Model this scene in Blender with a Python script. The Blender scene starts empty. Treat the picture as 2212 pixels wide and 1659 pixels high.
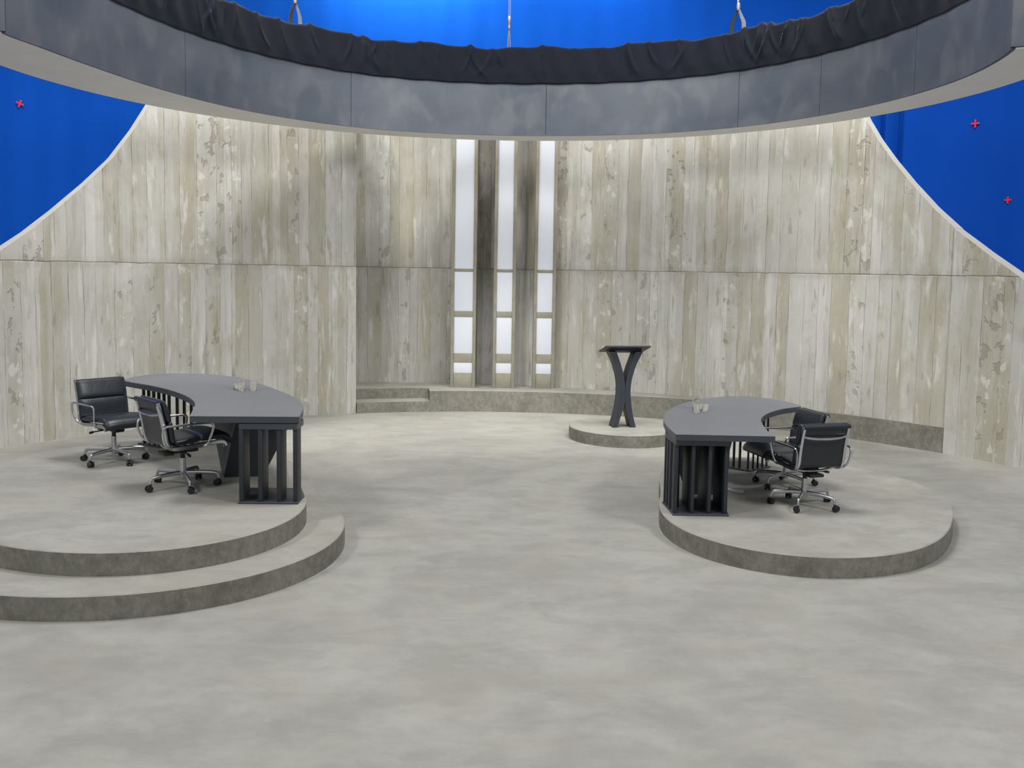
import bpy, bmesh, math, random
from mathutils import Vector, Matrix
R = math.radians
random.seed(7)
scene = bpy.context.scene
COL = scene.collection

# ------------------------------------------------------------------ camera
H, PITCH, ROLL, FPX = 2.31, math.atan(.084), .016, 2000.0
cp, sp, cr, sr = math.cos(PITCH), math.sin(PITCH), math.cos(ROLL), math.sin(ROLL)
F = Vector((0, cp, -sp)); R0 = Vector((1, 0, 0)); U0 = Vector((0, sp, cp))
RX, UX = R0*cr + U0*sr, U0*cr - R0*sr
cam_d = bpy.data.cameras.new('camera'); cam = bpy.data.objects.new('camera', cam_d); COL.objects.link(cam)
M = Matrix.Identity(4)
for i in range(3):
    M[i][0], M[i][1], M[i][2] = RX[i], UX[i], -F[i]
M[2][3] = H
cam.matrix_world = M
cam_d.sensor_fit = 'HORIZONTAL'; cam_d.sensor_width = 36
cam_d.lens = FPX/2212*36; cam_d.shift_y = -(829.5-753)/2212
cam_d.clip_end = 200
scene.camera = cam

# ------------------------------------------------------------------ helpers
def link(o, parent=None):
    COL.objects.link(o)
    if parent is not None: o.parent = parent
    return o
def tag(o, label=None, cat=None, group=None, kind=None):
    if label: o['label'] = label
    if cat: o['category'] = cat
    if group: o['group'] = group
    if kind: o['kind'] = kind
    return o
def empty(name, loc, rz=0, label=None, cat=None, group=None):
    o = bpy.data.objects.new(name, None); o.location = loc; o.rotation_euler = (0, 0, rz)
    o.empty_display_size = .1
    link(o); return tag(o, label, cat, group)
def obj(name, bm, mat, parent=None, smooth=True, angle=35):
    bmesh.ops.recalc_face_normals(bm, faces=bm.faces)
    me = bpy.data.meshes.new(name); bm.to_mesh(me); bm.free()
    me.materials.append(mat)
    if smooth:
        for p in me.polygons: p.use_smooth = True
        try: me.set_sharp_from_angle(angle=R(angle))
        except Exception: pass
    return link(bpy.data.objects.new(name, me), parent)
def copy_tree(o, parent=None):
    c = o.copy(); COL.objects.link(c)
    if parent is not None:
        c.parent = parent
    for ch in list(o.children): copy_tree(ch, c)
    return c
def cr_spline(pts, n=6, closed=False):
    P = [Vector(p) for p in pts]; out = []; m = len(P)
    rng = range(m if closed else m-1)
    for i in rng:
        if closed: a, b, c, d = P[i-1], P[i], P[(i+1) % m], P[(i+2) % m]
        else: a, b, c, d = P[max(i-1, 0)], P[i], P[i+1], P[min(i+2, m-1)]
        for k in range(n):
            t = k/n
            out.append(.5*((2*b)+(c-a)*t+(2*a-5*b+4*c-d)*t*t+(3*b-a-3*c+d)*t**3))
    if not closed: out.append(P[-1])
    return out
def prism(bm, poly, z0, z1, bev=0):
    """vertical prism from a 2-D outline; top / bottom are n-gons"""
    if bev:
        n = len(poly); c = Vector((sum(p[0] for p in poly)/n, sum(p[1] for p in poly)/n))
        ins = []
        for i in range(n):
            a, b, d = Vector(poly[i-1][:2]), Vector(poly[i][:2]), Vector(poly[(i+1) % n][:2])
            t = (d-a); nrm = Vector((-t.y, t.x)); nrm.normalize()
            ins.append(b+nrm*bev)
        area = sum(poly[i-1][0]*poly[i][1]-poly[i][0]*poly[i-1][1] for i in range(n))
        if area < 0: ins = [Vector(p[:2])*2-q for p, q in zip(poly, ins)]
        rings = [[(p[0], p[1], z0) for p in poly], [(p[0], p[1], z1-bev) for p in poly], [(p[0], p[1], z1) for p in ins]]
    else:
        rings = [[(p[0], p[1], z0) for p in poly], [(p[0], p[1], z1) for p in poly]]
    V = [[bm.verts.new(p) for p in r] for r in rings]
    n = len(poly)
    for a, b in zip(V[:-1], V[1:]):
        for i in range(n): bm.faces.new((a[i-1], a[i], b[i], b[i-1]))
    bm.faces.new(list(reversed(V[0]))); bm.faces.new(V[-1])
def frustum(bm, p0, z0, p1, z1):
    a = [bm.verts.new((x, y, z0)) for x, y in p0]; b = [bm.verts.new((x, y, z1)) for x, y in p1]
    n = len(a)
    for i in range(n): bm.faces.new((a[i-1], a[i], b[i], b[i-1]))
    bm.faces.new(list(reversed(a))); bm.faces.new(b)
def box(bm, c, s, rz=0, bev=0.0, rot=None):
    m = Matrix.Translation(Vector(c)) @ (rot if rot is not None else Matrix.Rotation(rz, 4, 'Z')) @ Matrix.Diagonal((*s, 1))
    r = bmesh.ops.create_cube(bm, size=1, matrix=m)
    if bev:
        es = list({e for v in r['verts'] for e in v.link_edges})
        bmesh.ops.bevel(bm, geom=es, offset=bev, segments=2, profile=.5, affect='EDGES')
def tube(bm, pts, r, seg=10, flat=1.0, up=None, caps=True, rect=False):
    """sweep a round / flattened section (radius r, r*flat) along pts"""
    P = [Vector(p) for p in pts]; n = len(P); rings = []
    prev = None
    for i in range(n):
        t = (P[min(i+1, n-1)]-P[max(i-1, 0)]).normalized()
        if prev is None:
            u = Vector(up) if up is not None else (Vector((0, 0, 1)) if abs(t.z) < .9 else Vector((1, 0, 0)))
        else: u = prev
        u = (u-t*u.dot(t)).normalized(); prev = u
        w = t.cross(u)
        rr = r[i] if isinstance(r, (list, tuple)) else r
        ring = []
        for k in range(seg):
            a = 2*math.pi*(k+.5)/seg
            ca, sa = math.cos(a), math.sin(a)
            if rect:
                e = .35; ca = math.copysign(abs(ca)**e, ca); sa = math.copysign(abs(sa)**e, sa)
            ring.append(bm.verts.new(P[i]+u*(rr*ca)+w*(rr*flat*sa)))
        rings.append(ring)
    for a, b in zip(rings[:-1], rings[1:]):
        for k in range(seg): bm.faces.new((a[k-1], a[k], b[k], b[k-1]))
    if caps:
        bm.faces.new(list(reversed(rings[0]))); bm.faces.new(rings[-1])
def lathe(bm, prof, seg=28, c=(0, 0, 0)):
    rings = []
    for r, z in prof:
        if r < 1e-5: rings.append([bm.verts.new((c[0], c[1], c[2]+z))])
        else: rings.append([bm.verts.new((c[0]+r*math.cos(2*math.pi*k/seg), c[1]+r*math.sin(2*math.pi*k/seg), c[2]+z)) for k in range(seg)])
    for a, b in zip(rings[:-1], rings[1:]):
        for k in range(seg):
            if len(a) == 1 and len(b) == 1: continue
            if len(a) == 1: bm.faces.new((a[0], b[k-1], b[k]))
            elif len(b) == 1: bm.faces.new((a[k-1], a[k], b[0]))
            else: bm.faces.new((a[k-1], a[k], b[k], b[k-1]))
def interp(tab, x):
    tab = sorted(tab)
    if x <= tab[0][0]: return tab[0][1]
    for (a, va), (b, vb) in zip(tab[:-1], tab[1:]):
        if x <= b: return va+(vb-va)*(x-a)/(b-a)
    return tab[-1][1]

# ------------------------------------------------------------------ materials
class NT:
    def __init__(s, name):
        s.m = bpy.data.materials.new(name); s.m.use_nodes = True
        s.t = s.m.node_tree; s.t.nodes.clear()
        s.out = s.n('ShaderNodeOutputMaterial'); s.b = s.n('ShaderNodeBsdfPrincipled')
        s.l(s.b.outputs[0], s.out.inputs[0])
    def n(s, typ, **kw):
        o = s.t.nodes.new(typ)
        for k, v in kw.items(): setattr(o, k, v)
        return o
    def l(s, a, b): s.t.links.new(a, b)
    def val(s, node, **kw):
        for k, v in kw.items():
            node.inputs[k.replace('_', ' ')].default_value = v
        return node
    def noise(s, vec, scale, detail=4, rough=.6, dist=0, dim='3D'):
        o = s.n('ShaderNodeTexNoise', noise_dimensions=dim)
        o.inputs['Scale'].default_value = scale; o.inputs['Detail'].default_value = detail
        o.inputs['Roughness'].default_value = rough; o.inputs['Distortion'].default_value = dist
        if vec is not None: s.l(vec, o.inputs['Vector'])
        return o.outputs['Fac']
    def ramp(s, fac, stops, interp='LINEAR'):
        o = s.n('ShaderNodeValToRGB'); o.color_ramp.interpolation = interp
        e = o.color_ramp.elements
        while len(e) < len(stops): e.new(.5)
        for el, (p, c) in zip(e, stops):
            el.position = p; el.color = (c, c, c, 1) if isinstance(c, (int, float)) else (*c, 1)
        s.l(fac, o.inputs[0]); return o.outputs[0]
    def mix(s, fac, a, b, mode='MIX'):
        o = s.n('ShaderNodeMix', data_type='RGBA', blend_type=mode)
        for sock, v in ((o.inputs[0], fac), (o.inputs[6], a), (o.inputs[7], b)):
            if hasattr(v, 'is_output'): s.l(v, sock)
            elif isinstance(v, (int, float)) and sock is o.inputs[0]: sock.default_value = v
            else: sock.default_value = (*v, 1) if not isinstance(v, (int, float)) else (v, v, v, 1)
        return o.outputs[2]
    def math(s, op, a, b=None, c=None):
        o = s.n('ShaderNodeMath', operation=op)
        for sock, v in zip(o.inputs, (a, b, c)):
            if v is None: continue
            if hasattr(v, 'is_output'): s.l(v, sock)
            else: sock.default_value = v
        return o.outputs[0]
    def mapping(s, vec, scale=(1, 1, 1), loc=(0, 0, 0)):
        o = s.n('ShaderNodeMapping'); s.l(vec, o.inputs[0])
        o.inputs['Scale'].default_value = scale; o.inputs['Location'].default_value = loc
        return o.outputs[0]
    def bump(s, hgt, strength, dist=.01):
        o = s.n('ShaderNodeBump'); o.inputs['Strength'].default_value = strength; o.inputs['Distance'].default_value = dist
        s.l(hgt, o.inputs['Height']); s.l(o.outputs[0], s.b.inputs['Normal'])
    def coord(s, which='Object'):
        return s.n('ShaderNodeTexCoord').outputs[which]
    def set(s, rough=.5, metal=0, spec=.5, color=None):
        s.b.inputs['Roughness'].default_value = rough; s.b.inputs['Metallic'].default_value = metal
        s.b.inputs['Specular IOR Level'].default_value = spec
        if color is not None:
            if hasattr(color, 'is_output'): s.l(color, s.b.inputs['Base Color'])
            else: s.b.inputs['Base Color'].default_value = (*color, 1)
        return s.m

def mat_board_concrete(name, seed=0.0):
    s = NT(name); uv = s.n('ShaderNodeUVMap').outputs[0]
    sep = s.n('ShaderNodeSeparateXYZ'); s.l(uv, sep.inputs[0])
    wob = s.noise(s.mapping(uv, (3, 3, 1)), 1.0, 3)
    v = s.math('ADD', sep.outputs[1], s.math('MULTIPLY', s.math('SUBTRACT', wob, .5), .035))
    band = s.math('GREATER_THAN', v, 2.335)                     # upper tier of boards above the joint
    wob2 = s.noise(s.mapping(uv, (1.5, 2.2, 1), (9, 2, 0)), 1.0, 3)
    u = s.math('ADD', sep.outputs[0], s.math('ADD', s.math('MULTIPLY', band, 37.3), seed))
    u = s.math('ADD', u, s.math('MULTIPLY', s.math('SUBTRACT', wob2, .5), .035))
    def plank(freq):
        a = s.n('ShaderNodeTexVoronoi', voronoi_dimensions='1D', feature='F1')
        a.inputs['Scale'].default_value = freq; a.inputs['Randomness'].default_value = .85; s.l(u, a.inputs['W'])
        e = s.n('ShaderNodeTexVoronoi', voronoi_dimensions='1D', feature='DISTANCE_TO_EDGE')
        e.inputs['Scale'].default_value = freq; e.inputs['Randomness'].default_value = .85; s.l(u, e.inputs['W'])
        sc = s.n('ShaderNodeSeparateColor'); s.l(a.outputs['Color'], sc.inputs[0])
        return sc.outputs, e.outputs['Distance']
    rnd, edge = plank(4.6)
    rnd2, edge2 = plank(9.5)
    cu = s.n('ShaderNodeCombineXYZ'); s.l(u, cu.inputs[0]); s.l(sep.outputs[1], cu.inputs[1]); s.l(s.math('MULTIPLY', rnd[0], 20), cu.inputs[2])
    st = s.noise(s.mapping(cu.outputs[0], (16, 1.1, 1)), 1, 6, .62, .3)            # long vertical grain
    st2 = s.noise(s.mapping(cu.outputs[0], (5, .55, 1), (3, 1, 0)), 1, 5, .65, .4)
    blot = s.noise(s.mapping(cu.outputs[0], (1.3, 1.0, .3), (5, 8, 0)), 1, 6, .68, .5)
    light = (.505, .500, .478); mid = (.452, .446, .418); tan = (.372, .348, .270); white = (.605, .604, .590); dark = (.135, .125, .105)
    c = s.mix(s.ramp(rnd[1], [(0, 0), (.5, .4), (1, 1)]), light, mid)
    # tan boards, patchy along their length
    c = s.mix(s.math('MULTIPLY', s.ramp(rnd[2], [(.62, 0), (.72, .85)]), s.ramp(st2, [(.36, .15), (.56, 1)])), c, tan)
    c = s.mix(s.math('MULTIPLY', s.ramp(rnd2[0], [(.74, 0), (.84, .6)]), s.ramp(blot, [(.38, .1), (.58, 1)])), c, tan)
    c = s.mix(s.math('MULTIPLY', s.ramp(rnd2[1], [(.74, 0), (.86, .75)]), s.ramp(st2, [(.36, 1), (.6, .2)])), c, white)
    # cloudy stains that run across boards
    cl = s.noise(s.mapping(uv, (1.1, .75, 1), (3, 7, 0)), 1, 6, .66, .5)
    c = s.mix(s.ramp(cl, [(.50, 0), (.66, .55)]), c, (.375, .356, .292))
    c = s.mix(s.ramp(cl, [(.34, .55), (.48, 0)]), c, (.535, .533, .518))
    c = s.mix(s.ramp(blot, [(.52, 0), (.70, .60)]), c, tan)
    c = s.mix(s.ramp(st, [(.32, .38), (.46, 0)]), c, (.30, .288, .25))
    c = s.mix(s.ramp(st2, [(.58, 0), (.68, .85)]), c, white)
    # short vertical smears of lighter and darker cement
    sm = s.noise(s.mapping(cu.outputs[0], (9, 1.8, 1), (6, 2, 1)), 1, 5, .6, .2)
    c = s.mix(s.ramp(sm, [(.60, 0), (.68, .7)]), c, (.60, .598, .585))
    c = s.mix(s.ramp(sm, [(.32, .55), (.39, 0)]), c, (.255, .242, .20))
    # spalled chips clustered on a few boards
    chipm = s.ramp(rnd[0], [(.72, 0), (.80, 1)])
    chip = s.noise(s.mapping(cu.outputs[0], (7, 4.5, 1), (2, 3, 0)), 1, 4, .55, .15)
    cd = s.math('MULTIPLY', s.ramp(chip, [(.60, 0), (.635, 1)]), chipm)
    cw = s.math('MULTIPLY', s.ramp(chip, [(.35, 1), (.385, 0)]), chipm)
    c = s.mix(s.math('MULTIPLY', cd, .5), c, (.22, .205, .17)); c = s.mix(s.math('MULTIPLY', cw, .6), c, (.66, .65, .62))
    # board joints, broken up
    brk = s.noise(s.mapping(cu.outputs[0], (2, 2.2, 1), (1, 5, 3)), 1, 5, .7)
    jl = s.math('MULTIPLY', s.ramp(edge, [(.0, 1), (.030, 0)]), s.ramp(brk, [(.44, 0.05), (.64, .8)]))
    jl2 = s.math('MULTIPLY', s.ramp(edge2, [(.0, 1), (.05, 0)]), s.ramp(brk, [(.54, 0), (.72, .45)]))
    c = s.mix(jl, c, dark); c = s.mix(jl2, c, dark)
    hj = s.math('ABSOLUTE', s.math('SUBTRACT', v, 2.335))
    hl = s.ramp(hj, [(.0, .9), (.011, 0)])
    c = s.mix(s.math('MULTIPLY', hl, s.ramp(brk, [(.40, .12), (.60, .9)])), c, dark)
    hs = s.ramp(hj, [(.0, .38), (.10, 0)])
    c = s.mix(s.math('MULTIPLY', hs, s.ramp(st2, [(.4, .3), (.6, 1)])), c, (.27, .25, .20))
    m = s.set(.82, 0, .25, c)
    h = s.math('ADD', s.math('MULTIPLY', rnd[1], .6), s.math('MULTIPLY', st, .6))
    h = s.math('SUBTRACT', h, s.math('ADD', s.math('MULTIPLY', jl, 1.5), s.math('MULTIPLY', hl, 1.5)))
    h = s.math('SUBTRACT', h, s.math('MULTIPLY', cd, .8))
    s.bump(h, .55, .012)
    return m
def mat_floor(name, base=(.328, .325, .304), amt=1.0, rough=.58):
    s = NT(name); co = s.coord('Object')
    big = s.noise(s.mapping(co, (.55, .8, 1)), 1, 5, .6, .5)
    med = s.noise(s.mapping(co, (1.7, 2.6, 2), (4, 1, 0)), 1, 7, .66, .35)
    sm = s.noise(s.mapping(co, (5.5, 8, 5), (1, 6, 0)), 1, 6, .66, .4)
    fine = s.noise(co, 60, 3, .7)
    b = Vector(base)
    c = s.mix(s.ramp(big, [(.36, 0), (.62, 1)]), tuple(b*.90), tuple(b*1.07))
    c = s.mix(s.math('MULTIPLY', s.ramp(med, [(.40, 1), (.52, 0)]), .55*amt), c, (b.x*.72, b.y*.715, b.z*.71))
    c = s.mix(s.math('MULTIPLY', s.ramp(med, [(.53, 0), (.64, 1)]), .42*amt), c, (b.x*1.24, b.y*1.235, b.z*1.20))
    c = s.mix(s.math('MULTIPLY', s.ramp(sm, [(.38, 1), (.50, 0)]), .28*amt), c, (b.x*.76, b.y*.75, b.z*.74))
    c = s.mix(s.math('MULTIPLY', s.ramp(sm, [(.54, 0), (.66, 1)]), .28*amt), c, (b.x*1.22, b.y*1.21, b.z*1.16))
    warm = s.noise(s.mapping(co, (1.4, 1.9, 1), (7, 3, 0)), 1, 4, .6)
    c = s.mix(s.math('MULTIPLY', s.ramp(warm, [(.48, 0), (.66, 1)]), .35), c, (b.x*1.0, b.y*.95, b.z*.83))
    c = s.mix(s.math('MULTIPLY', s.ramp(fine, [(.3, 1), (.45, 0)]), .15), c, tuple(b*.6))
    m = s.set(rough, 0, .22, c)
    s.bump(s.math('ADD', s.math('MULTIPLY', sm, .5), s.math('MULTIPLY', fine, .2)), .10, .01)
    return m
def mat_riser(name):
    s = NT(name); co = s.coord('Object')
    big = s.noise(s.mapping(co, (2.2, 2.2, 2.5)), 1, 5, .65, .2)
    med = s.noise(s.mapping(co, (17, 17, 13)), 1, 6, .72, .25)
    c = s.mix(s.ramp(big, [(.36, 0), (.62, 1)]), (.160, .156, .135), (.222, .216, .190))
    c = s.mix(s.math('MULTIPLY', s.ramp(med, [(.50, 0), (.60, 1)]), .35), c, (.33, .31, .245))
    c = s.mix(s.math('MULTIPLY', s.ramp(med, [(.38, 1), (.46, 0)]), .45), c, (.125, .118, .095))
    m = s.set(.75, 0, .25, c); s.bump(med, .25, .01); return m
def mat_plain(name, color, rough=.5, metal=0, spec=.5, mott=.0, scale=6, bump=0):
    s = NT(name); co = s.coord('Object')
    n = s.noise(co, scale, 4, .6)
    b = Vector(color)
    c = s.mix(s.ramp(n, [(.3, 0), (.7, 1)]), tuple(b*(1-mott)), tuple(b*(1+mott)))
    m = s.set(rough, metal, spec, c)
    if bump: s.bump(n, bump, .005)
    return m
def mat_fascia(name):
    s = NT(name); co = s.coord('Object')
    n = s.noise(s.mapping(co, (.9, .9, 1.3)), 1, 3, .5, .3)
    n2 = s.noise(s.mapping(co, (3.2, 3.2, 2.2), (3, 3, 1)), 1, 2, .5, .4)
    c = s.mix(s.ramp(n, [(.35, 0), (.65, 1)]), (.057, .070, .094), (.088, .100, .124))
    c = s.mix(s.math('MULTIPLY', s.ramp(n2, [(.5, 0), (.7, 1)]), .35), c, (.155, .157, .172))
    return s.set(.55, 0, .4, c)
def mat_drape(name):
    s = NT(name); co = s.coord('Object')
    n = s.noise(co, 8, 4, .6)
    c = s.mix(n, (.0035, .0055, .0115), (.0075, .0100, .0190))
    m = s.set(.85, 0, .15, c); s.b.inputs['Sheen Weight'].default_value = .22; s.b.inputs['Sheen Roughness'].default_value = .4
    return m
def mat_screen(name, col):
    s = NT(name); co = s.coord('Object')
    n = s.noise(s.mapping(co, (1, 1, .35)), 1.2, 4, .6)
    b = Vector(col)
    c = s.mix(n, tuple(b*.88), tuple(b*1.1))
    m = s.set(.95, 0, .0, c)
    return m
def mat_leather(name):
    s = NT(name); co = s.coord('Object')
    n = s.noise(co, 120, 3, .6); w = s.noise(co, 14, 4, .6, .5)
    c = s.mix(w, (.010, .014, .020), (.018, .023, .031))
    m = s.set(.36, 0, .5, c)
    s.bump(s.math('ADD', s.math('MULTIPLY', n, .15), w), .22, .01)
    return m
def mat_glass(name):
    s = NT(name); s.set(.02, 0, .5, (1, 1, 1)); s.b.inputs['Transmission Weight'].default_value = 1; s.b.inputs['IOR'].default_value = 1.45
    return s.m
def mat_emit(name, col, strength, base=(.50, .52, .56)):
    s = NT(name); co = s.coord('Object')
    n = s.noise(s.mapping(co, (1, 1, .7)), 1.0, 2, .5)
    s.set(.4, 0, .3, base)
    s.b.inputs['Emission Color'].default_value = (*col, 1)
    s.l(s.ramp(n, [(.3, strength*.94), (.7, strength*1.06)]), s.b.inputs['Emission Strength'])
    return s.m

M_WALL = mat_board_concrete('board_formed_concrete', 0.0)
M_WALL_B = mat_board_concrete('board_formed_concrete_back', 11.7)
M_FLOOR = mat_floor('painted_concrete_floor', amt=.75)
M_TREAD = mat_floor('platform_tread', (.335, .329, .303), .8, .6)
M_RISER = mat_riser('platform_riser')
M_EDGE = mat_plain('cut_edge_plaster', (.43, .42, .385), .8, 0, .2, .06)
M_COLUMN = mat_plain('column_concrete', (.30, .288, .235), .8, 0, .2, .14, 5, .15)
M_PANEL = mat_emit('lit_panel', (.86, .90, 1.0), .24)
M_FASCIA = mat_fascia('grey_fascia')
M_SOFFIT = mat_plain('soffit_grey', (.80, .79, .775), .7, 0, .3, .03, 2)
M_DARKMETAL = mat_plain('dark_gap', (.02, .022, .028), .7)
M_DRAPE = mat_drape('black_drape_cloth')
M_BLUE = mat_screen('blue_screen_cloth', (.006, .070, .40))
M_BLUE2 = mat_screen('blue_screen_cloth_darker', (.006, .060, .37))
M_RED = mat_plain('red_tape', (.72, .02, .045), .6, 0, .3, .05)
M_DESK = mat_plain('charcoal_paint', (.046, .053, .066), .45, 0, .45, .08, 3)
M_DESKTOP_SHEEN = mat_plain('desk_top_painted_sheen', (.150, .160, .186), .38, 0, .5, .06, 1.5)  # paler than the desk sides: reflected wall light put into the colour
M_BAR = mat_plain('dark_bar_paint', (.022, .027, .033), .5, 0, .4, .08, 3)
M_LEATHER = mat_leather('black_leather')
M_CHROME = mat_plain('polished_aluminium', (.62, .63, .65), .22, 1, .5, .03)
M_ALU = mat_plain('satin_aluminium', (.58, .59, .61), .30, 1, .5, .05)
M_BLACK = mat_plain('black_plastic', (.012, .013, .015), .45)
M_GLASS = mat_glass('clear_glass')
M_STRIP = mat_plain('plain_white', (.74, .76, .82), .6, 0, .3, .02)
M_STRAP = mat_plain('grey_sling_webbing', (.15, .165, .19), .8, 0, .2, .15, 30)
M_STRAPDARK = mat_plain('black_sling_webbing', (.025, .03, .035), .8, 0, .2, .15, 30)
M_STEEL = mat_plain('galvanised_steel', (.28, .29, .31), .45, .8, .5, .1, 20)
M_LECT = mat_plain('lectern_paint', (.036, .042, .056), .5, 0, .4, .08, 3)

# ------------------------------------------------------------------ setting
WC = (-.134, 7.85); WR = 7.197
def pol(th, r, c=WC): return (c[0]+r*math.cos(R(th)), c[1]+r*math.sin(R(th)))

bm = bmesh.new()
prism(bm, [pol(a, 13.5, (0, 6)) for a in range(0, 360, 5)], -.1, 0)
tag(obj('floor', bm, M_FLOOR, smooth=False), kind='structure')

CUT_L = [(129.8, 5.4), (131.2, 5.05), (133.0, 4.62), (135.2, 4.16), (137.6, 3.745), (140.4, 3.385), (143.8, 3.0), (146.75, 2.70), (149.6, 2.455), (154, 2.12), (160, 1.75)]
CUT_R = [(49.9, 5.4), (48.2, 4.95), (46.4, 4.50), (45.0, 4.21), (43.3, 3.92), (41.1, 3.59), (38.5, 3.24), (35.9, 2.95), (32.4, 2.63), (28.4, 2.30), (25.5, 2.09)]
WTOP = 5.4
def top_left(th): return WTOP if th <= 129.8 else interp(CUT_L, th)
def top_right(th): return WTOP if th >= 49.9 else interp(CUT_R, th)
NICHE = [(109, 1.34), (102, 1.21), (96.5, 1.09), (91, .93), (83.5, .70), (76, .56), (72, .45), (64, .25), (56, .12), (48, .05), (35.8, .02)]
def r_back(th): return WR + interp(NICHE, th)

def wall_mesh(name, th0, th1, rfun, topfun, zbot, mat, thick=.16, step=.4, rows=10, returns=()):
    bm = bmesh.new(); uvl = bm.loops.layers.uv.new('UVMap')
    n = max(2, int(abs(th1-th0)/step)); ths = [th0+(th1-th0)*i/n for i in range(n+1)]
    arc = [0]
    for i in range(n):
        a, b = pol(ths[i], rfun(ths[i])), pol(ths[i+1], rfun(ths[i+1]))
        arc.append(arc[-1]+math.hypot(a[0]-b[0], a[1]-b[1]))
    uvs = {}
    def grid(off):
        G = []
        for i, th in enumerate(ths):
            x, y = pol(th, rfun(th)+off); colv = []
            zt = topfun(th)
            for k in range(rows+1):
                z = zbot+(zt-zbot)*k/rows
                v = bm.verts.new((x, y, z)); uvs[v] = (arc[i], z); colv.append(v)
            G.append(colv)
        return G
    A, B = grid(0), grid(thick)
    def quad(q, mi=0):
        f = bm.faces.new(q); f.material_index = mi
        for lp in f.loops: lp[uvl].uv = uvs[lp.vert]
    for i in range(n):
        for k in range(rows):
            quad((A[i][k], A[i+1][k], A[i+1][k+1], A[i][k+1])); quad((B[i][k+1], B[i+1][k+1], B[i+1][k], B[i][k]))
        quad((A[i][-1], A[i+1][-1], B[i+1][-1], B[i][-1]), 1); quad((B[i][0], B[i+1][0], A[i+1][0], A[i][0]), 1)
    for k in range(rows):
        quad((A[0][k], A[0][k+1], B[0][k+1], B[0][k]), 1); quad((A[-1][k+1], A[-1][k], B[-1][k], B[-1][k+1]), 1)
    for (th, ra, rb, zt, tk) in returns:      # flat return walls running outwards from the curve
        a, b = pol(th, ra), pol(th, rb)
        d = Vector((b[0]-a[0], b[1]-a[1])).normalized(); nn = Vector((-d.y, d.x))*tk
        L = math.hypot(b[0]-a[0], b[1]-a[1])
        cs = [(a[0], a[1], 0), (b[0], b[1], L), (b[0]+nn.x, b[1]+nn.y, L+.05), (a[0]+nn.x, a[1]+nn.y, -.05)]
        lo, hi = [], []
        for x, y, u in cs:
            v = bm.verts.new((x, y, 0)); uvs[v] = (50+u, 0); lo.append(v)
            v = bm.verts.new((x, y, zt)); uvs[v] = (50+u, zt); hi.append(v)
        for i in range(4): quad((lo[i-1], lo[i], hi[i], hi[i-1]))
        quad(hi); quad(list(reversed(lo)))
    bmesh.ops.recalc_face_normals(bm, faces=bm.faces)
    me = bpy.data.meshes.new(name); bm.to_mesh(me); bm.free()
    me.materials.append(mat); me.materials.append(M_EDGE)
    for p in me.polygons: p.use_smooth = True
    me.set_sharp_from_angle(angle=R(35))
    o = link(bpy.data.objects.new(name, me)); tag(o, kind='structure'); return o

wall_mesh('wall_left', 160, 109.0, lambda t: WR, top_left, 0, M_WALL, thick=.17,
          returns=[(109.0, WR, WR+1.36, WTOP, .08)])
wall_mesh('wall_back', 108.98, 35.9, r_back, top_right, 0, M_WALL_B, thick=.2)
wall_mesh('wall_right', 35.85, 25.5, lambda t: WR, top_right, 0, M_WALL, thick=.2)

# stepped ledge under the niche
ledge = empty('concrete_ledge', (*pol(75, WR+.1), 0), 0, 'long low curved concrete ledge at the foot of the back wall behind the lectern', 'ledge')
def local(o, pts): return [(p[0]-o.location.x, p[1]-o.location.y) for p in pts]
front = [pol(t, WR) for t in [35.9+(99.5-35.9)*i/60 for i in range(61)]]
back = [pol(t, r_back(t)-.006) for t in [108.9-(108.9-35.9)*i/60 for i in range(61)]]
notch = [pol(99.5, WR+.40)]+[pol(t, WR+.40) for t in (101, 103, 105, 107, 108.9)]
poly = front+notch+back
def ledge_mesh(poly, z1):
    bm = bmesh.new(); prism(bm, poly, 0, z1)
    return bm
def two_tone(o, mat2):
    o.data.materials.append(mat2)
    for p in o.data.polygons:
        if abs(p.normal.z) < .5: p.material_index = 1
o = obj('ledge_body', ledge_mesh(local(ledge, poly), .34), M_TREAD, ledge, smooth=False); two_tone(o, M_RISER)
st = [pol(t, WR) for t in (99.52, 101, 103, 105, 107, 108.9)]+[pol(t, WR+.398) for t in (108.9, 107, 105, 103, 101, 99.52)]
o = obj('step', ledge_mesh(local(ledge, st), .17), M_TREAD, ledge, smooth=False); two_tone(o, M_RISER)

# ------------------------------------------------------------------ platforms
def outline(c, co, n=120, d=0.0):
    out = []
    for i in range(n):
        t = 2*math.pi*i/n; r = co[0]+d
        for k in range(1, (len(co)-1)//2+1): r += co[2*k-1]*math.cos(k*t)+co[2*k]*math.sin(k*t)
        out.append((c[0]+r*math.cos(t), c[1]+r*math.sin(t)))
    return out
RP_C, RP = (2.8, 8.85), [1.6457, -.0207, .014, -.2538, .1388, .0767, .003]
LU = [1.8325, -.0931, .0627, -.2305, -.2616, -.0497, -.0715]
LL_C, LL = (-3.35, 8.2), [2.2521, -.2221, .0505, -.2394, -.3084, -.002, -.084]
LT_C, LT = (1.58, 12.84), [.772, .0017, .0077, -.0092, -.0067]
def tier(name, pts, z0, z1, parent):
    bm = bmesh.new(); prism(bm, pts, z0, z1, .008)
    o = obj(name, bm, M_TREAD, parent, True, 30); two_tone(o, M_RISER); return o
pl = empty('round_platform', (LL_C[0], LL_C[1], 0), 0, 'large two-tier rounded concrete platform on the left carrying the longer desk', 'platform')
tier('lower_tier', outline((0, 0), LL), 0, .17, pl)
tier('upper_tier', outline((0, 0), LU), .1705, .34, pl)
pr = empty('round_platform', (RP_C[0], RP_C[1], 0), 0, 'single-step rounded concrete platform on the right carrying the shorter desk', 'platform')
tier('platform_body', outline((0, 0), RP), 0, .17, pr)
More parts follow.
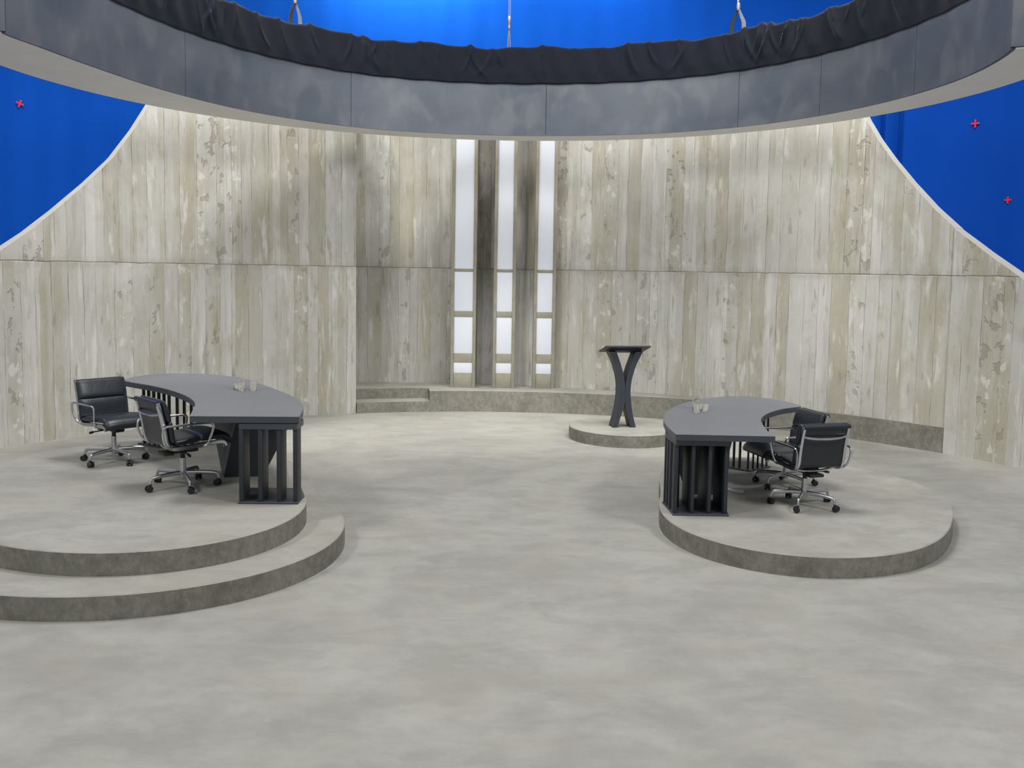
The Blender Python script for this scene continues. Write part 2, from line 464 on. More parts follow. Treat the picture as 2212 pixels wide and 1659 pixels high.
pm = empty('round_platform', (LT_C[0], LT_C[1], 0), 0, 'small round concrete plinth under the lectern near the back wall', 'platform')
tier('platform_body', outline((0, 0), LT), 0, .17, pm)

# ------------------------------------------------------------------ three light columns
def light_column(x0, x1, y, label):
    t = empty('light_column', ((x0+x1)/2, y, .34), 0, label, 'wall light', 'tall illuminated columns on the back wall')
    w = x1-x0; jw = .052; D = .62; zt = WTOP-.34
    for s_ in (-1, 1):
        bm = bmesh.new(); box(bm, (s_*(w/2-jw/2), D/2, zt/2), (jw, D, zt), bev=.004); obj('side_jamb', bm, M_COLUMN, t)
    iw = w-2*jw
    bm = bmesh.new(); box(bm, (0, .36, zt/2), (iw, .03, zt)); obj('back_board', bm, M_COLUMN, t)
    bars = [(0, .245), (.425, .575), (1.19, 1.285), (1.944, 1.99)]
    for i, (a, b) in enumerate(bars):
        bm = bmesh.new(); box(bm, (0, .012+.14, (a+b)/2), (iw, .27, b-a), bev=.003); obj('crossbar', bm, M_COLUMN, t)
    panels = [(.245, .425), (.575, 1.19), (1.285, 1.944), (1.99, zt)]
    for a, b in panels:
        bm = bmesh.new(); box(bm, (0, .062, (a+b)/2), (iw-.002, .07, b-a-.002), bev=.004); obj('light_panel', bm, M_PANEL, t)
    return t
light_column(-1.030, -.612, 15.45, 'left of three tall columns of white lit panels on the back wall, nearest the steps')
light_column(-.322, .044, 15.48, 'middle of three tall columns of white lit panels on the back wall')
light_column(.352, .715, 15.50, 'right of three tall columns of white lit panels, the one nearest the lectern')

# ------------------------------------------------------------------ hanging ring
IC, IR = (.033, 9.425), 4.419
RTAB = [(-30, 4.43), (-15, 4.425), (0, 4.41), (15, 4.39), (32, 4.41), (48, 4.46), (66, 4.46), (85, 4.44), (105, 4.49), (121, 4.50), (140, 4.37), (158, 4.26), (174, 4.27), (186, 4.42), (194.2, 4.64), (203, 4.9)]
RCUR = [(p.x, p.y) for p in cr_spline([(a, r, 0) for a, r in RTAB], 8)]
OC, ORR = (-.075, 9.285), 5.173
ZB, ZG, ZT = 4.30, 5.045, 5.55
TH0, TH1 = -15.1, 194.2
ring = empty('hanging_ring', (-.02, 9.36, ZB), 0, 'huge grey open ring canopy hanging above the whole set', 'canopy')
def ipt(th, d=0): p = pol(th, interp(RCUR, th)+d, IC); return (p[0]-ring.location.x, p[1]-ring.location.y)
def opt(th, d=0): p = pol(th, ORR+d, OC); return (p[0]-ring.location.x, p[1]-ring.location.y)
def arc_slab(bm, fa, fb, th0, th1, z0, z1, step=1.2):
    n = max(2, int((th1-th0)/step)); V = []
    for i in range(n+1):
        th = th0+(th1-th0)*i/n; a, b = fa(th), fb(th)
        V.append([bm.verts.new((*a, z0)), bm.verts.new((*a, z1)), bm.verts.new((*b, z1)), bm.verts.new((*b, z0))])
    for p, q in zip(V[:-1], V[1:]):
        for k in range(4): bm.faces.new((p[k-1], p[k], q[k], q[k-1]))
    bm.faces.new(V[0]); bm.faces.new(list(reversed(V[-1])))
seams = [TH0, 11.5, 31.8, 48.2, 84.7, 121.5, 156.8, TH1]
for a, b in zip(seams[:-1], seams[1:]):
    g = .04
    bm = bmesh.new(); arc_slab(bm, lambda t: ipt(t), lambda t: ipt(t, .03), a+g, b-g, .0, 1.08)
    obj('fascia_panel', bm, M_FASCIA, ring)
bm = bmesh.new(); arc_slab(bm, lambda t: ipt(t, .031), lambda t: ipt(t, .06), TH0+.1, TH1-.1, .021, 1.07); obj('backing_strip', bm, M_DARKMETAL, ring)
bm = bmesh.new(); arc_slab(bm, lambda t: ipt(t, .042), lambda t: opt(t, -.004), TH0, TH1, .004, .02); obj('soffit', bm, M_SOFFIT, ring)
bm = bmesh.new(); arc_slab(bm, lambda t: opt(t, -.03), lambda t: opt(t), TH0, TH1, .022, 1.0); obj('outer_panel', bm, M_FASCIA, ring)
bm = bmesh.new(); arc_slab(bm, lambda t: ipt(t, .08), lambda t: opt(t, -.04), TH0+.3, TH1-.3, .9, .94); obj('top_deck', bm, M_DARKMETAL, ring)
for th in (TH0-.08, TH1+.08):
    a, b = ipt(th, -.0), opt(th, 0)
    bm = bmesh.new(); m = ((a[0]+b[0])/2, (a[1]+b[1])/2, .022+.52)
    box(bm, m, (math.hypot(a[0]-b[0], a[1]-b[1]), .02, 1.04), math.atan2(b[1]-a[1], b[0]-a[0])); obj('end_panel', bm, M_FASCIA, ring)

# black cloth pinned round the top of the ring
dr = random.Random(11)
folds = []
sarc = IR*R(1)
for i in range(80):
    th = TH0+dr.random()*(TH1-TH0)
    folds.append((th, dr.choice((-1, 1))*(.5+dr.random()*4.5), .13+dr.random()*.30, .010+.022*dr.random(), 1.3+dr.random()*.8, .35+.65*dr.random()))
bm = bmesh.new(); n = 1000; rows = 22; G = []
for i in range(n+1):
    th = TH0+.15+(TH1-TH0-.3)*i/n; colv = []
    zt = ZT+.020*math.sin(th*.31)+.010*math.sin(th*.83+1)+sum(.022*f[3]/.024*math.exp(-((th-f[0])/.5)**2) for f in folds if abs(th-f[0]) < 2 and f[5] > .6)
    zb = ZG-.004+.004*math.sin(th*.9)
    near = [f for f in folds if abs(th-f[0]) < 7]
    for k in range(rows+1):
        t = k/rows                                  # 0 at the top hem, 1 at the bottom
        d = 0
        for (f0, sl, w, amp, pw, ln) in near:
            x = (th-f0-sl*t**pw)/(w*(.5+t))
            d += amp*math.exp(-x*x)*max(0, 1-(t/ln)**3 if t < ln else 0)*min(1, .12+t*4)
        d += .008*math.sin(th*1.3+3*t)+.008
        d *= (1-.9*max(0, (t-.7)/.3))
        x, y = ipt(th, -d-.012)
        colv.append(bm.verts.new((x, y, zt+(zb-zt)*t-ZB)))
    # over the top and down the outer side of the rail
    ex = []
    for q, (dd, dz) in enumerate(((.01, .018), (.06, .022), (.12, .006), (.15, -.12), (.15, -.45))):
        x, y = ipt(th, dd); ex.append(bm.verts.new((x, y, zt-ZB+dz)))
    G.append(list(reversed(ex))+colv)
for a, b in zip(G[:-1], G[1:]):
    for k in range(len(a)-1): bm.faces.new((a[k], b[k], b[k+1], a[k+1]))
dro = obj('black_drape', bm, M_DRAPE, None, True, 80); dro.location = ring.location
sol = dro.modifiers.new('thickness', 'SOLIDIFY'); sol.thickness = .004; sol.offset = -1
tag(dro, 'long black cloth draped around the top of the grey hanging ring', 'drape')

# three lifting slings
def sling(th, label, spread, apex, double):
    x, y = pol(th, IR+.06, IC); zb = ZT+.02
    t = empty('lifting_sling', (x, y, zb), R(th-90), label, 'sling', 'slings that carry the hanging ring')
    if double:
        for s_, mt in ((-1, M_STRAPDARK), (1, M_STRAP)):
            bm = bmesh.new()
            for q in range(3):
                o_ = (q-1)*.018
                tube(bm, [(s_*spread+o_, 0, -.02), (s_*spread*.9+o_*.9, .005*q, apex*.4), (s_*.01+o_*.25, 0, apex)], .013, 6, .5)
            obj('strap', bm, mt, t)
        bm = bmesh.new(); lathe(bm, [(0, apex-.02), (.022, apex-.01), (.03, apex+.04), (.024, apex+.09), (0, apex+.10)], 12); obj('shackle', bm, M_STEEL, t)
        bm = bmesh.new()
        for k in range(60):
            z = apex+.09+k*.055; r_ = .018
            pts = [(r_*math.cos(a)*(1 if k % 2 else 0), r_*math.cos(a)*(0 if k % 2 else 1), z+.036*math.sin(a)) for a in [2*math.pi*j/10 for j in range(11)]]
            tube(bm, pts, .007, 5, caps=False)
        obj('chain', bm, M_STEEL, t)
    else:
        for s_ in (-1, 1):
            bm = bmesh.new(); tube(bm, [(s_*.018, 0, -.02), (s_*.012, 0, .15), (s_*.004, 0, .26)], .009, 6, .6); obj('strap', bm, M_STRAP, t)
        bm = bmesh.new(); lathe(bm, [(0, .25), (.016, .26), (.024, .30), (.018, .34), (.03, .37), (.03, .42), (.018, .45), (0, .46)], 12); obj('shackle', bm, M_STEEL, t)
        bm = bmesh.new(); tube(bm, [(-.010, 0, .44), (-.010, 0, 2.2), (-.01, 0, 4)], .007, 6); tube(bm, [(.012, 0, .44), (.012, 0, 2.2), (.012, 0, 4)], .007, 6); obj('steel_cable', bm, M_STEEL, t)
    return t
sling(132.2, 'left webbing sling and chain holding the ring, above the left desk', .075, .27, True)
sling(91.9, 'straight centre cable holding the ring, above the lit columns', 0, 0, False)
sling(49.0, 'right webbing sling and chain holding the ring, above the right desk', .095, .29, True)

# ------------------------------------------------------------------ blue screen
def screen(name, th0, th1, r, ztop, mat, label, fold):
    bm = bmesh.new(); n = int((th1-th0)/.25); rows = 14; G = []
    for i in range(n+1):
        th = th0+(th1-th0)*i/n; colv = []
        for k in range(rows+1):
            z = ztop*k/rows
            d = fold(th, z)
            x, y = pol(th, r+d); colv.append(bm.verts.new((x, y, z+.002)))
        G.append(colv)
    for a, b in zip(G[:-1], G[1:]):
        for k in range(rows): bm.faces.new((a[k], b[k], b[k+1], a[k+1]))
    o = obj(name, bm, mat, None, True, 80)
    sol = o.modifiers.new('thickness', 'SOLIDIFY'); sol.thickness = .01
    return tag(o, label, 'backdrop', 'blue cloth backdrops behind the set')
def fold_l(th, z):
    e = max(0, 1-abs(th-52.2)/3.2)
    return .02*math.sin(th*.5)+.01*math.sin(th*2.1+z*.3)+e*.10*math.sin(th*4.2)
screen('blue_screen', 50.0, 158, 10.62, 8.0, M_BLUE, 'bright blue cloth backdrop behind the wall, from the left edge round to the right seam', fold_l)
screen('blue_screen', 22, 50.3, 10.45, 8.0, M_BLUE2, 'flat blue cloth backdrop right of the seam, carrying two red crosses', lambda th, z: .015*math.sin(th*.6)+.006*math.sin(th*1.7))
def marker(th, z, rad, tilt, label, s=.052):
    x, y = pol(th, rad)
    bm = bmesh.new()
    w = .013
    P = [(-w, -s), (w, -s), (w, -w), (s, -w), (s, w), (w, w), (w, s), (-w, s), (-w, w), (-s, w), (-s, -w), (-w, -w)]
    a = [bm.verts.new((p[0], -.003, p[1])) for p in P]; b = [bm.verts.new((p[0], .003, p[1])) for p in P]
    bm.faces.new(a); bm.faces.new(list(reversed(b)))
    for i in range(12): bm.faces.new((a[i-1], a[i], b[i], b[i-1]))
    o = obj('tracking_cross', bm, M_RED, None, False)
    o.location = (x, y, z); o.rotation_euler = (0, tilt, R(th-90))
    return tag(o, label, 'marker', 'red crosses taped on the blue backdrop')
marker(137.33, 4.84, 10.56, R(20), 'red taped cross on the blue cloth at the far left', .06)
marker(44.0, 4.78, 10.42, 0, 'upper of the two red taped crosses on the blue cloth at right', .064)
marker(40.93, 3.54, 10.42, 0, 'lower red taped cross on the blue cloth at the right edge', .052)

# ------------------------------------------------------------------ desks
def slab_desk(top_in, top_out_list, z0, ztop, name_label, near_base, near_fins, far_base, far_bars, pylon, org):
    t = empty('curved_desk', (org[0], org[1], z0), 0, name_label, 'desk')
    L = lambda pts: [(p[0]-org[0], p[1]-org[1]) for p in pts]
    zl = ztop-z0
    bm = bmesh.new(); prism(bm, L(top_in+top_out_list), zl-.058, zl, .005); obj('desk_top', bm, M_DESKTOP_SHEEN, t, True, 30)
    o = t.children[0]; o.data.materials.append(M_DESK)
    for p in o.data.polygons:
        if abs(p.normal.z) < .5: p.material_index = 1
    def pedestal(base, fins, size, bar_name, capz):
        bm = bmesh.new(); prism(bm, L(base), 0, .018, .003); obj('base_plate', bm, M_DESK, t, True, 30)
        cx = sum(p[0] for p in base)/len(base); cy = sum(p[1] for p in base)/len(base)
        bm = bmesh.new(); prism(bm, L([(cx+(p[0]-cx)*.97, cy+(p[1]-cy)*.97) for p in base]), zl-.066-capz, zl-.066); obj('cap_plate', bm, M_DESK, t, True, 30)
        for (x, y, w, d, rz) in fins:
            bm = bmesh.new()
            c = Matrix.Rotation(rz, 2) @ Vector((0, d/2))
            box(bm, (x-org[0]+c.x, y-org[1]+c.y, (.018+zl-.066-capz)/2), (w, d, zl-.066-capz-.018), rz, .003)
            obj(bar_name, bm, M_BAR, t, True, 30)
    pedestal(near_base, near_fins, 0, 'leg_fin', .045)
    pedestal(far_base, far_bars, 0, 'leg_bar', .03)
    # dark neck that ties cap plates and top together
    bm = bmesh.new(); frustum(bm, L(pylon[0]), .0, L(pylon[1]), zl-.066); obj('centre_support', bm, M_DESK, t, False)
    for base in (near_base, far_base, pylon[1]):
        bm = bmesh.new()
        cx = sum(p[0] for p in base)/len(base); cy = sum(p[1] for p in base)/len(base)
        prism(bm, L([(cx+(p[0]-cx)*.9, cy+(p[1]-cy)*.9) for p in base]), zl-.0665, zl-.0575)
        obj('spacer', bm, M_DARKMETAL, t, False)
    return t
def sp2(pts, n=6): return [(p.x, p.y) for p in cr_spline([(*p, 0) for p in pts], n)]
# left desk
l_in = sp2([(-2.645, 7.545), (-2.744, 7.914), (-2.835, 8.228), (-2.963, 8.506), (-3.141, 8.797), (-3.386, 9.113), (-3.665, 9.40), (-3.943, 9.63), (-4.150, 9.80)])
l_out = sp2([(-4.17, 9.90), (-4.15, 10.20), (-4.06, 10.42), (-3.84, 10.53), (-3.56, 10.53), (-3.27, 10.41), (-2.93, 10.12), (-2.69, 9.776), (-2.467, 9.428), (-2.216, 9.02), (-2.02, 8.65), (-1.865, 8.23), (-1.79, 7.87)])+[(-1.755, 7.60)]
slab_desk(l_in, l_out, .34, 1.08, 'long dark curved desk with bar legs on the left two-tier platform', 
    [(-2.256, 7.563), (-1.765, 7.580), (-1.765, 7.83), (-1.85, 8.09), (-2.30, 8.075)],
    [(-2.234, 7.575, .036, .20, 0), (-2.078, 7.582, .036, .20, 0), (-1.925, 7.590, .036, .20, 0), (-1.790, 7.597, .036, .14, 0)],
    [(-4.10, 10.06), (-3.66, 9.80), (-3.42, 10.12), (-3.62, 10.34), (-3.93, 10.38)],
    [(x, 9.80+(-3.66-x)*.59+.03, .022, .03, R(-30)) for x in (-4.035, -3.965, -3.893, -3.822, -3.75, -3.68)]+[(-3.60+.05*i, 9.92+.075*i, .022, .03, R(60)) for i in range(3)],
    ([(-2.82, 8.90), (-2.68, 8.54), (-2.33, 8.60), (-2.52, 8.98)], [(-2.93, 8.87), (-2.45, 8.22), (-1.93, 8.26), (-2.38, 9.12)]),
    (-2.95, 8.95))
r_in = sp2([(2.312, 7.995), (2.312, 8.18), (2.340, 8.42), (2.385, 8.70), (2.435, 8.92), (2.53, 9.17), (2.67, 9.42), (2.87, 9.67), (3.115, 9.86)])
r_out = sp2([(3.13, 9.93), (3.07, 10.20), (2.95, 10.43), (2.78, 10.58), (2.58, 10.60), (2.36, 10.50), (2.10, 10.26), (1.85, 9.94), (1.67, 9.573), (1.56, 9.26), (1.485, 8.93), (1.447, 8.62), (1.436, 8.31)])+[(1.447, 8.02)]
slab_desk(r_in, r_out, .17, .91, 'shorter dark curved desk with slatted legs on the right platform',
    [(1.425, 8.50), (1.451, 8.055), (1.945, 8.054), (2.0, 8.56), (1.72, 8.64)],
    [(1.469, 8.075, .034, .10, 0), (1.621, 8.075, .030, .42, 0), (1.772, 8.08, .030, .44, 0), (1.918, 8.085, .034, .44, 0),
     (1.452, 8.22, .028, .09, R(-4)), (1.448, 8.335, .028, .09, R(-4)), (1.444, 8.44, .028, .06, R(-4)), (1.535, 8.30, .02, .28, 0)],
    [(2.375, 10.13), (2.603, 9.927), (2.90, 10.17), (2.76, 10.42), (2.52, 10.44)],
    [(2.425+.0, 10.15, .020, .09, R(-8)), (2.475, 10.10, .020, .09, R(-8)), (2.53, 10.055, .020, .09, R(-8)), (2.60, 9.985, .022, .09, R(-14)),
     (2.665, 10.02, .020, .09, R(-14)), (2.73, 10.075, .020, .09, R(-14)), (2.795, 10.125, .020, .09, R(-14)), (2.855, 10.17, .020, .09, R(-14))],
    ([(1.72, 8.86), (1.82, 9.25), (2.12, 9.18), (2.03, 8.86)], [(1.455, 8.66), (1.62, 9.42), (2.28, 9.22), (2.08, 8.66)]),
    (1.85, 9.05))

# ------------------------------------------------------------------ chairs
PROF = [(.298, .420), (.284, .448), (.235, .463), (.08, .456), (-.06, .446), (-.15, .442), (-.205, .455), (-.236, .50), (-.248, .57), (-.262, .66), (-.285, .76), (-.312, .855)]
def chair():
    t = empty('office_chair', (0, 0, 0))
    prof = cr_spline([(x, 0, z) for x, z in PROF], 6)
    for s_ in (-1, 1):
        bm = bmesh.new(); tube(bm, [(p.x, s_*.226, p.z) for p in prof], .018, 12, .80, up=(0, 0, 1), rect=True)
        obj('side_rail', bm, M_CHROME, t)
    # arc length along the profile
    S = [0]
    for a, b in zip(prof[:-1], prof[1:]): S.append(S[-1]+(b-a).length)
    def at(s):
        s = min(max(s, 0), S[-1])
        for i in range(len(S)-1):
            if s <= S[i+1]:
                k = (s-S[i])/(S[i+1]-S[i]); p = prof[i].lerp(prof[i+1], k); d = (prof[min(i+2, len(prof)-1)]-prof[max(i-1, 0)]).normalized()
                return p, d
        return prof[-1], (prof[-1]-prof[-2]).normalized()
    def pads(bm, ranges, th, hw, off=.016):
        for (s0, s1, t0, t1) in ranges:
            n = 18; rings = []; m = 28
            for i in range(n+1):
                u = -1+2*i/n
                p, d = at(s0+(s1-s0)*(i/n))
                nn = Vector((d.z, 0, -d.x))       # towards the sitter
                if nn.z < 0 and abs(d.z) < .5: nn = -nn
                if abs(d.z) >= .5 and nn.x < 0: nn = -nn
                e = (1-abs(u)**5)**.34 if abs(u) < 1 else 0
                h = (t0+(t1-t0)*i/n)/2*max(e, .10); w = hw*(.975+.025*e)
                c = p+nn*(off+(t0+(t1-t0)*i/n)/2)
                ring = []
                for k in range(m):
                    a = 2*math.pi*k/m; ca, sa = math.cos(a), math.sin(a)
                    ca = math.copysign(abs(ca)**.45, ca); sa = math.copysign(abs(sa)**.75, sa)
                    ring.append(bm.verts.new(c+Vector((0, w*ca, 0))+nn*(h*sa)))
                rings.append(ring)
            for a, b in zip(rings[:-1], rings[1:]):
                for k in range(m): bm.faces.new((a[k-1], a[k], b[k], b[k-1]))
            bm.faces.new(list(reversed(rings[0]))); bm.faces.new(rings[-1])
    T = S[-1]
    bm = bmesh.new(); pads(bm, [(.0, .255, .082, .076), (.248, .50, .076, .066)], .06, .25)
    obj('seat', bm, M_LEATHER, t, True, 60)
    bm = bmesh.new(); pads(bm, [(.535, T-.185, .078, .078), (T-.195, T+.0, .076, .066)], .055, .25)
    # thin sling membrane behind the pads
    ring = []
    for i in range(30):
        p, d = at(.50+(T-.50)*i/29); ring.append((bm.verts.new((p.x-.004, -.222, p.z)), bm.verts.new((p.x-.004, .222, p.z)), bm.verts.new((p.x+.014, .222, p.z)), bm.verts.new((p.x+.014, -.222, p.z))))
    for a, b in zip(ring[:-1], ring[1:]):
        for k in range(4): bm.faces.new((a[k-1], a[k], b[k], b[k-1]))
    bm.faces.new(ring[0]); bm.faces.new(list(reversed(ring[-1])))
    p, d = at(T-.01)
    tube(bm, [(p.x-.004, -.235, p.z), (p.x-.004, .235, p.z)], .022, 14)
    obj('backrest', bm, M_LEATHER, t, True, 60)
    bm = bmesh.new(); p, d = at(T-.115)
    tube(bm, cr_spline([(p.x-.012, -.226, p.z+.012), (p.x-.035, -.13, p.z-.004), (p.x-.042, 0, p.z-.008), (p.x-.035, .13, p.z-.004), (p.x-.012, .226, p.z+.012)], 5), .011, 8); obj('back_crossbar', bm, M_CHROME, t)
    for s_ in (-1, 1):
        bm = bmesh.new()
        pts = [(-.185, s_*.232, .440), (-.25, s_*.258, .476), (-.283, s_*.272, .55), (-.286, s_*.277, .618), (-.262, s_*.28, .646), (-.20, s_*.28, .650), (-.02, s_*.28, .652), (.115, s_*.28, .650), (.158, s_*.278, .636), (.160, s_*.273, .595), (.140, s_*.262, .52), (.118, s_*.245, .455), (.09, s_*.230, .440)]
        tube(bm, cr_spline(pts, 5), .0115, 10, .8); obj('arm', bm, M_CHROME, t)
    bm = bmesh.new()
    for x in (-.13, .10):
        tube(bm, cr_spline([(x, -.226, .44), (x, -.12, .415), (x, 0, .408), (x, .12, .415), (x, .226, .44)], 4), .012, 8)
    obj('seat_brace', bm, M_ALU, t)
    bm = bmesh.new(); box(bm, (0, 0, .385), (.26, .10, .045), bev=.012); box(bm, (-.15, 0, .372), (.09, .15, .03), bev=.008); box(bm, (-.02, 0, .40), (.05, .24, .02), bev=.006)
    tube(bm, [(-.02, -.05, .38), (-.03, -.19, .372)], .006, 6); tube(bm, [(-.03, -.19, .372), (-.032, -.23, .365)], .012, 8)
    obj('tilt_mechanism', bm, M_BLACK, t)
    bm = bmesh.new(); lathe(bm, [(0, .25), (.020, .25), (.020, .37), (.03, .372), (0, .38)], 16); obj('gas_lift', bm, M_BLACK, t)
    bm = bmesh.new(); lathe(bm, [(0, .075), (.026, .08), (.034, .11), (.032, .16), (.026, .20), (.026, .262), (.022, .266), (0, .266)], 18); obj('base_hub', bm, M_ALU, t)
    for k in range(5):
        a = R(72*k+18); ca, sa = math.cos(a), math.sin(a)
        bm = bmesh.new()
        pr_ = [(.024, .128), (.10, .130), (.20, .126), (.258, .122), (.288, .113), (.300, .092), (.304, .068)]
        tube(bm, cr_spline([(r_*ca, r_*sa, z) for r_, z in pr_], 4), [.022-.0004*i for i in range(25)], 10, .85, up=(0, 0, 1))
        leg = obj('base_leg', bm, M_ALU, t)
        bm = bmesh.new(); b = a+R(40+70*k)
        d = Vector((math.cos(b), math.sin(b), 0)); s2 = Vector((-d.y, d.x, 0)); c = Vector((.304*ca, .304*sa, .030))-d*.012
        for q in (-1, 1):
            pts = [c+s2*(q*.008), c+s2*(q*.026)]
            tube(bm, pts, [.029, .027], 16)
        tube(bm, [c-s2*.02, c+s2*.02], .012, 8)
        tube(bm, [Vector((.304*ca, .304*sa, .07)), Vector((.304*ca, .304*sa, .032))], .012, 8)
        obj('caster', bm, M_BLACK, leg)
    return t
proto = chair()
G_CH = 'black leather office chairs at the curved desks'
spots = [
    ((-3.965, 9.145, .34), -40, 54, 'black leather office chair at the left desk, farthest left, turned towards the camera'),
    ((-2.924, 8.150, .34), 43, 23, 'black leather office chair nearest the camera at the left desk, seen from its side'),
    ((2.744, 8.491, .17), 105, 48, 'front black leather office chair at the right desk, its back to the camera'),
    ((2.80, 9.29, .17), 193, 10, 'rear black leather office chair at the right desk, mostly hidden behind the front one'),
]
BASE = ('base_leg', 'base_hub')
for i, (loc, rz, base_rot, label) in enumerate(spots):
    c = proto if i == 0 else copy_tree(proto)
    c.location = loc; c.rotation_euler = (0, 0, R(rz)); tag(c, label, 'chair', G_CH)
    for ch in c.children:
        if ch.name.split('.')[0] in BASE: ch.rotation_euler = (0, 0, R(base_rot))
        elif i in (0, 3): ch.location.z -= .05      # these two stand lower on their gas lifts

# ------------------------------------------------------------------ lectern
lec = empty('lectern', (1.555, 12.80, .17), R(9), 'dark lectern on crossed curved legs on the small round plinth', 'lectern')
outer = [(.165, 0), (.114, .2), (.083, .4), (.077, .55), (.100, .71), (.156, .89), (.238, 1.055)]
inner = [(.135, 1.055), (.045, .80), (.006, .62), (.001, .46), (.006, .31), (.05, .17), (.095, 0)]
for s_ in (-1, 1):
    P = [(p.x*s_, p.z) for p in cr_spline([(x, 0, z) for x, z in outer], 6)]+[(p.x*s_, p.z) for p in cr_spline([(x, 0, z) for x, z in inner], 6)]
    if s_ > 0: P = [(x+.0005, z) for x, z in P]
    bm = bmesh.new()
    a = [bm.verts.new((x, -.11, z)) for x, z in P]; b = [bm.verts.new((x, .11, z)) for x, z in P]
    bm.faces.new(a); bm.faces.new(list(reversed(b)))
    for i in range(len(P)): bm.faces.new((a[i-1], a[i], b[i], b[i-1]))
    obj('leg', bm, M_LECT, lec, True, 40)
bm = bmesh.new(); rot = Matrix.Rotation(R(-15), 4, 'X')
box(bm, (0.01, 0, 1.085), (.63, .40, .022), rot=rot, bev=.003)
box(bm, (0.01, .195, 1.045), (.63, .012, .03), rot=rot, bev=.003)
obj('sloped_top', bm, M_LECT, lec, True, 30)
bm = bmesh.new(); box(bm, (0, 0, 1.062), (.46, .16, .03), rot=rot); obj('top_bracket', bm, M_LECT, lec, False)

# ------------------------------------------------------------------ glassware and loose items
def tumbler():
    bm = bmesh.new(); lathe(bm, [(0, .0), (.030, .0), (.033, .004), (.037, .095), (.0345, .095), (.031, .012), (0, .012)], 28); return bm
def carafe():
    bm = bmesh.new(); lathe(bm, [(0, 0), (.045, 0), (.052, .006), (.055, .07), (.047, .12), (.030, .16), (.028, .185), (.038, .215), (.0355, .215), (.0255, .186), (.0275, .16), (.0445, .12), (.052, .07), (.049, .010), (0, .010)], 32); return bm
def item(name, bm, loc, label, cat, group=None):
    o = obj(name, bm, M_GLASS, None, True, 50); o.location = loc; return tag(o, label, cat, group)
g1 = item('glass_tumbler', tumbler(), (-2.675, 9.115, 1.0805), 'left of the two clear glass tumblers on the left desk', 'glass', 'clear glass tumblers on the desks')
for loc, lab in (((-2.575, 9.165, 1.0805), 'right of the two clear glass tumblers on the left desk'),
                 ((1.876, 9.275, .9105), 'left of the two clear glass tumblers on the right desk'),
                 ((1.985, 9.385, .9105), 'right of the two clear glass tumblers on the right desk')):
    o = g1.copy(); COL.objects.link(o); o.location = loc; o['label'] = lab
c1 = item('glass_carafe', carafe(), (-2.735, 9.235, 1.0805), 'clear glass water carafe beside the tumblers on the left desk', 'carafe', 'clear glass carafes on the desks')
c2 = c1.copy(); COL.objects.link(c2); c2.location = (1.93, 9.50, .9105); c2['label'] = 'clear glass water carafe beside the tumblers on the right desk'
bm = bmesh.new()
st_in = [(2.165, 9.20), (2.20, 9.12), (2.26, 9.085), (2.33, 9.075)]; st_out = [(2.31, 8.98), (2.27, 8.955), (2.215, 8.985), (2.165, 9.07)]
prism(bm, [(x-2.24, y-9.06) for x, y in sp2(st_in, 4)+sp2(st_out, 4)], 0, .006)  # thin flat white curved strip
o = obj('white_strip', bm, M_STRIP, None, False); o.location = (2.24, 9.06, .1705)
tag(o, 'white curved strip lying on the platform beneath the right desk', 'paper')

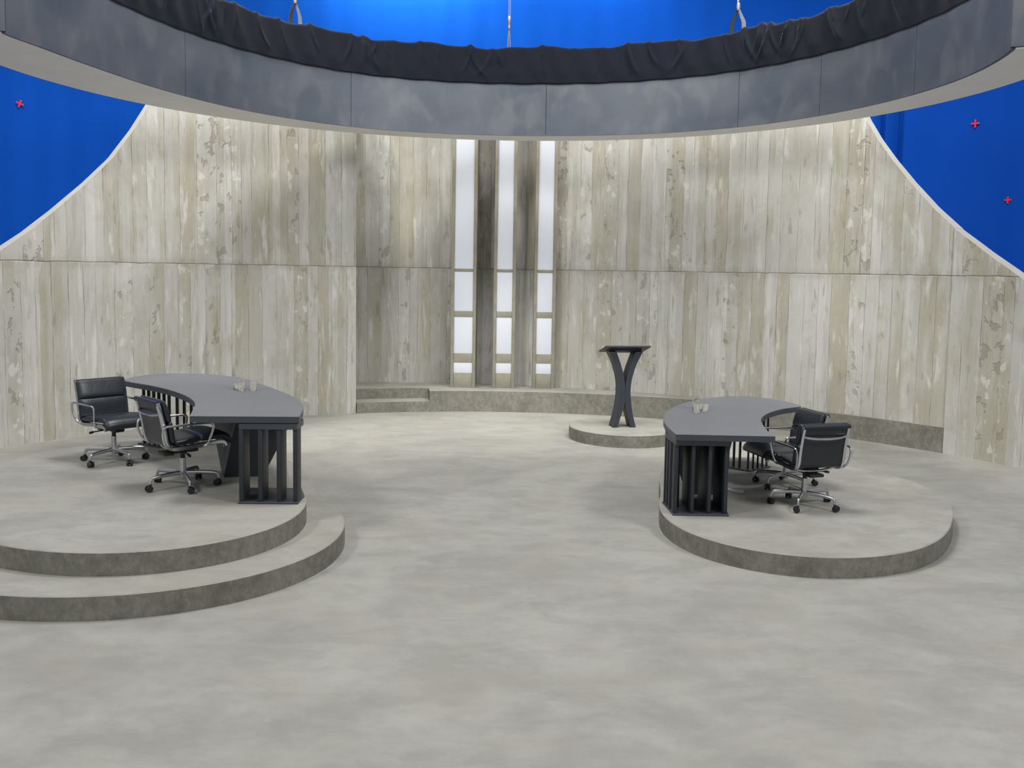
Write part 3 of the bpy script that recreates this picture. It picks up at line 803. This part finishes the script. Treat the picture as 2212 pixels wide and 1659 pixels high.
# ------------------------------------------------------------------ light
w = bpy.data.worlds.new('studio'); scene.world = w; w.use_nodes = True
bg = w.node_tree.nodes['Background']; bg.inputs[0].default_value = (.93, .96, 1.0, 1); bg.inputs[1].default_value = .27
def area(name, loc, target, sx, sy, power, col=(1, 1, 1)):
    d = bpy.data.lights.new(name, 'AREA'); d.shape = 'RECTANGLE'; d.size, d.size_y = sx, sy; d.energy = power; d.color = col
    o = bpy.data.objects.new(name, d); link(o); o.location = loc
    o.rotation_euler = (Vector(target)-Vector(loc)).to_track_quat('-Z', 'Y').to_euler(); return o
def spot(name, loc, target, power, angle, col, radius=.45, blend=.9):
    d = bpy.data.lights.new(name, 'SPOT'); d.energy = power; d.color = col; d.spot_size = R(angle); d.spot_blend = blend; d.shadow_soft_size = radius
    o = bpy.data.objects.new(name, d); link(o); o.location = loc
    o.rotation_euler = (Vector(target)-Vector(loc)).to_track_quat('-Z', 'Y').to_euler(); return o
WARM = (1, .965, .89)
area('overhead_soft_light', (0, 8.4, 11.0), (0, 8.4, 0), 2.6, 2.6, 640, (1, .985, .955))
area('front_soft_light', (-2.0, -3.5, 4.3), (0, 13, 2.6), 7, 1.6, 60, (1, .985, .965))
area('side_light_left', (-6.8, 2.5, 8.6), (4.0, 13.4, 3.6), 2.0, 2.0, 440, (1, .985, .955))
area('side_light_right', (6.8, 2.5, 8.6), (-4.0, 13.4, 3.6), 2.0, 2.0, 580, (1, .985, .955))
spot('wall_wash_left', (-3.4, 11.4, 11), (-1.2, 16, 3.4), 1550, 74, WARM)
spot('wall_wash_right', (3.4, 11.0, 11), (2.6, 15.2, 3.8), 2000, 70, WARM)
spot('wall_wash_far_left', (-4.4, 9.0, 10.5), (-4.6, 13.4, 3.6), 2700, 70, WARM)
spot('wall_wash_far_right', (4.6, 9.0, 10.5), (5.0, 13.0, 3.6), 1700, 70, WARM)
area('screen_wash', (-2.0, 17.3, 8.5), (-2.1, 18.4, 7.3), 2.6, .4, 165, (1, 1, .80))
area('screen_wash_right', (1.4, 17.0, 8.6), (1.4, 18.2, 6.9), 1.6, .3, 60, (.8, 1, 1))
area('screen_side_left', (-9.2, 11.0, 9.0), (-9.3, 14.2, 3.5), 2.5, .8, 110, (.9, .95, 1))
area('screen_side_right', (9.2, 11.0, 9.0), (9.0, 14.0, 3.5), 2.5, .8, 60, (.9, .95, 1))

vs = scene.view_settings
vs.view_transform = 'Standard'; vs.look = 'None'; vs.gamma = 1; vs.exposure = 0.06; vs.use_curve_mapping = False
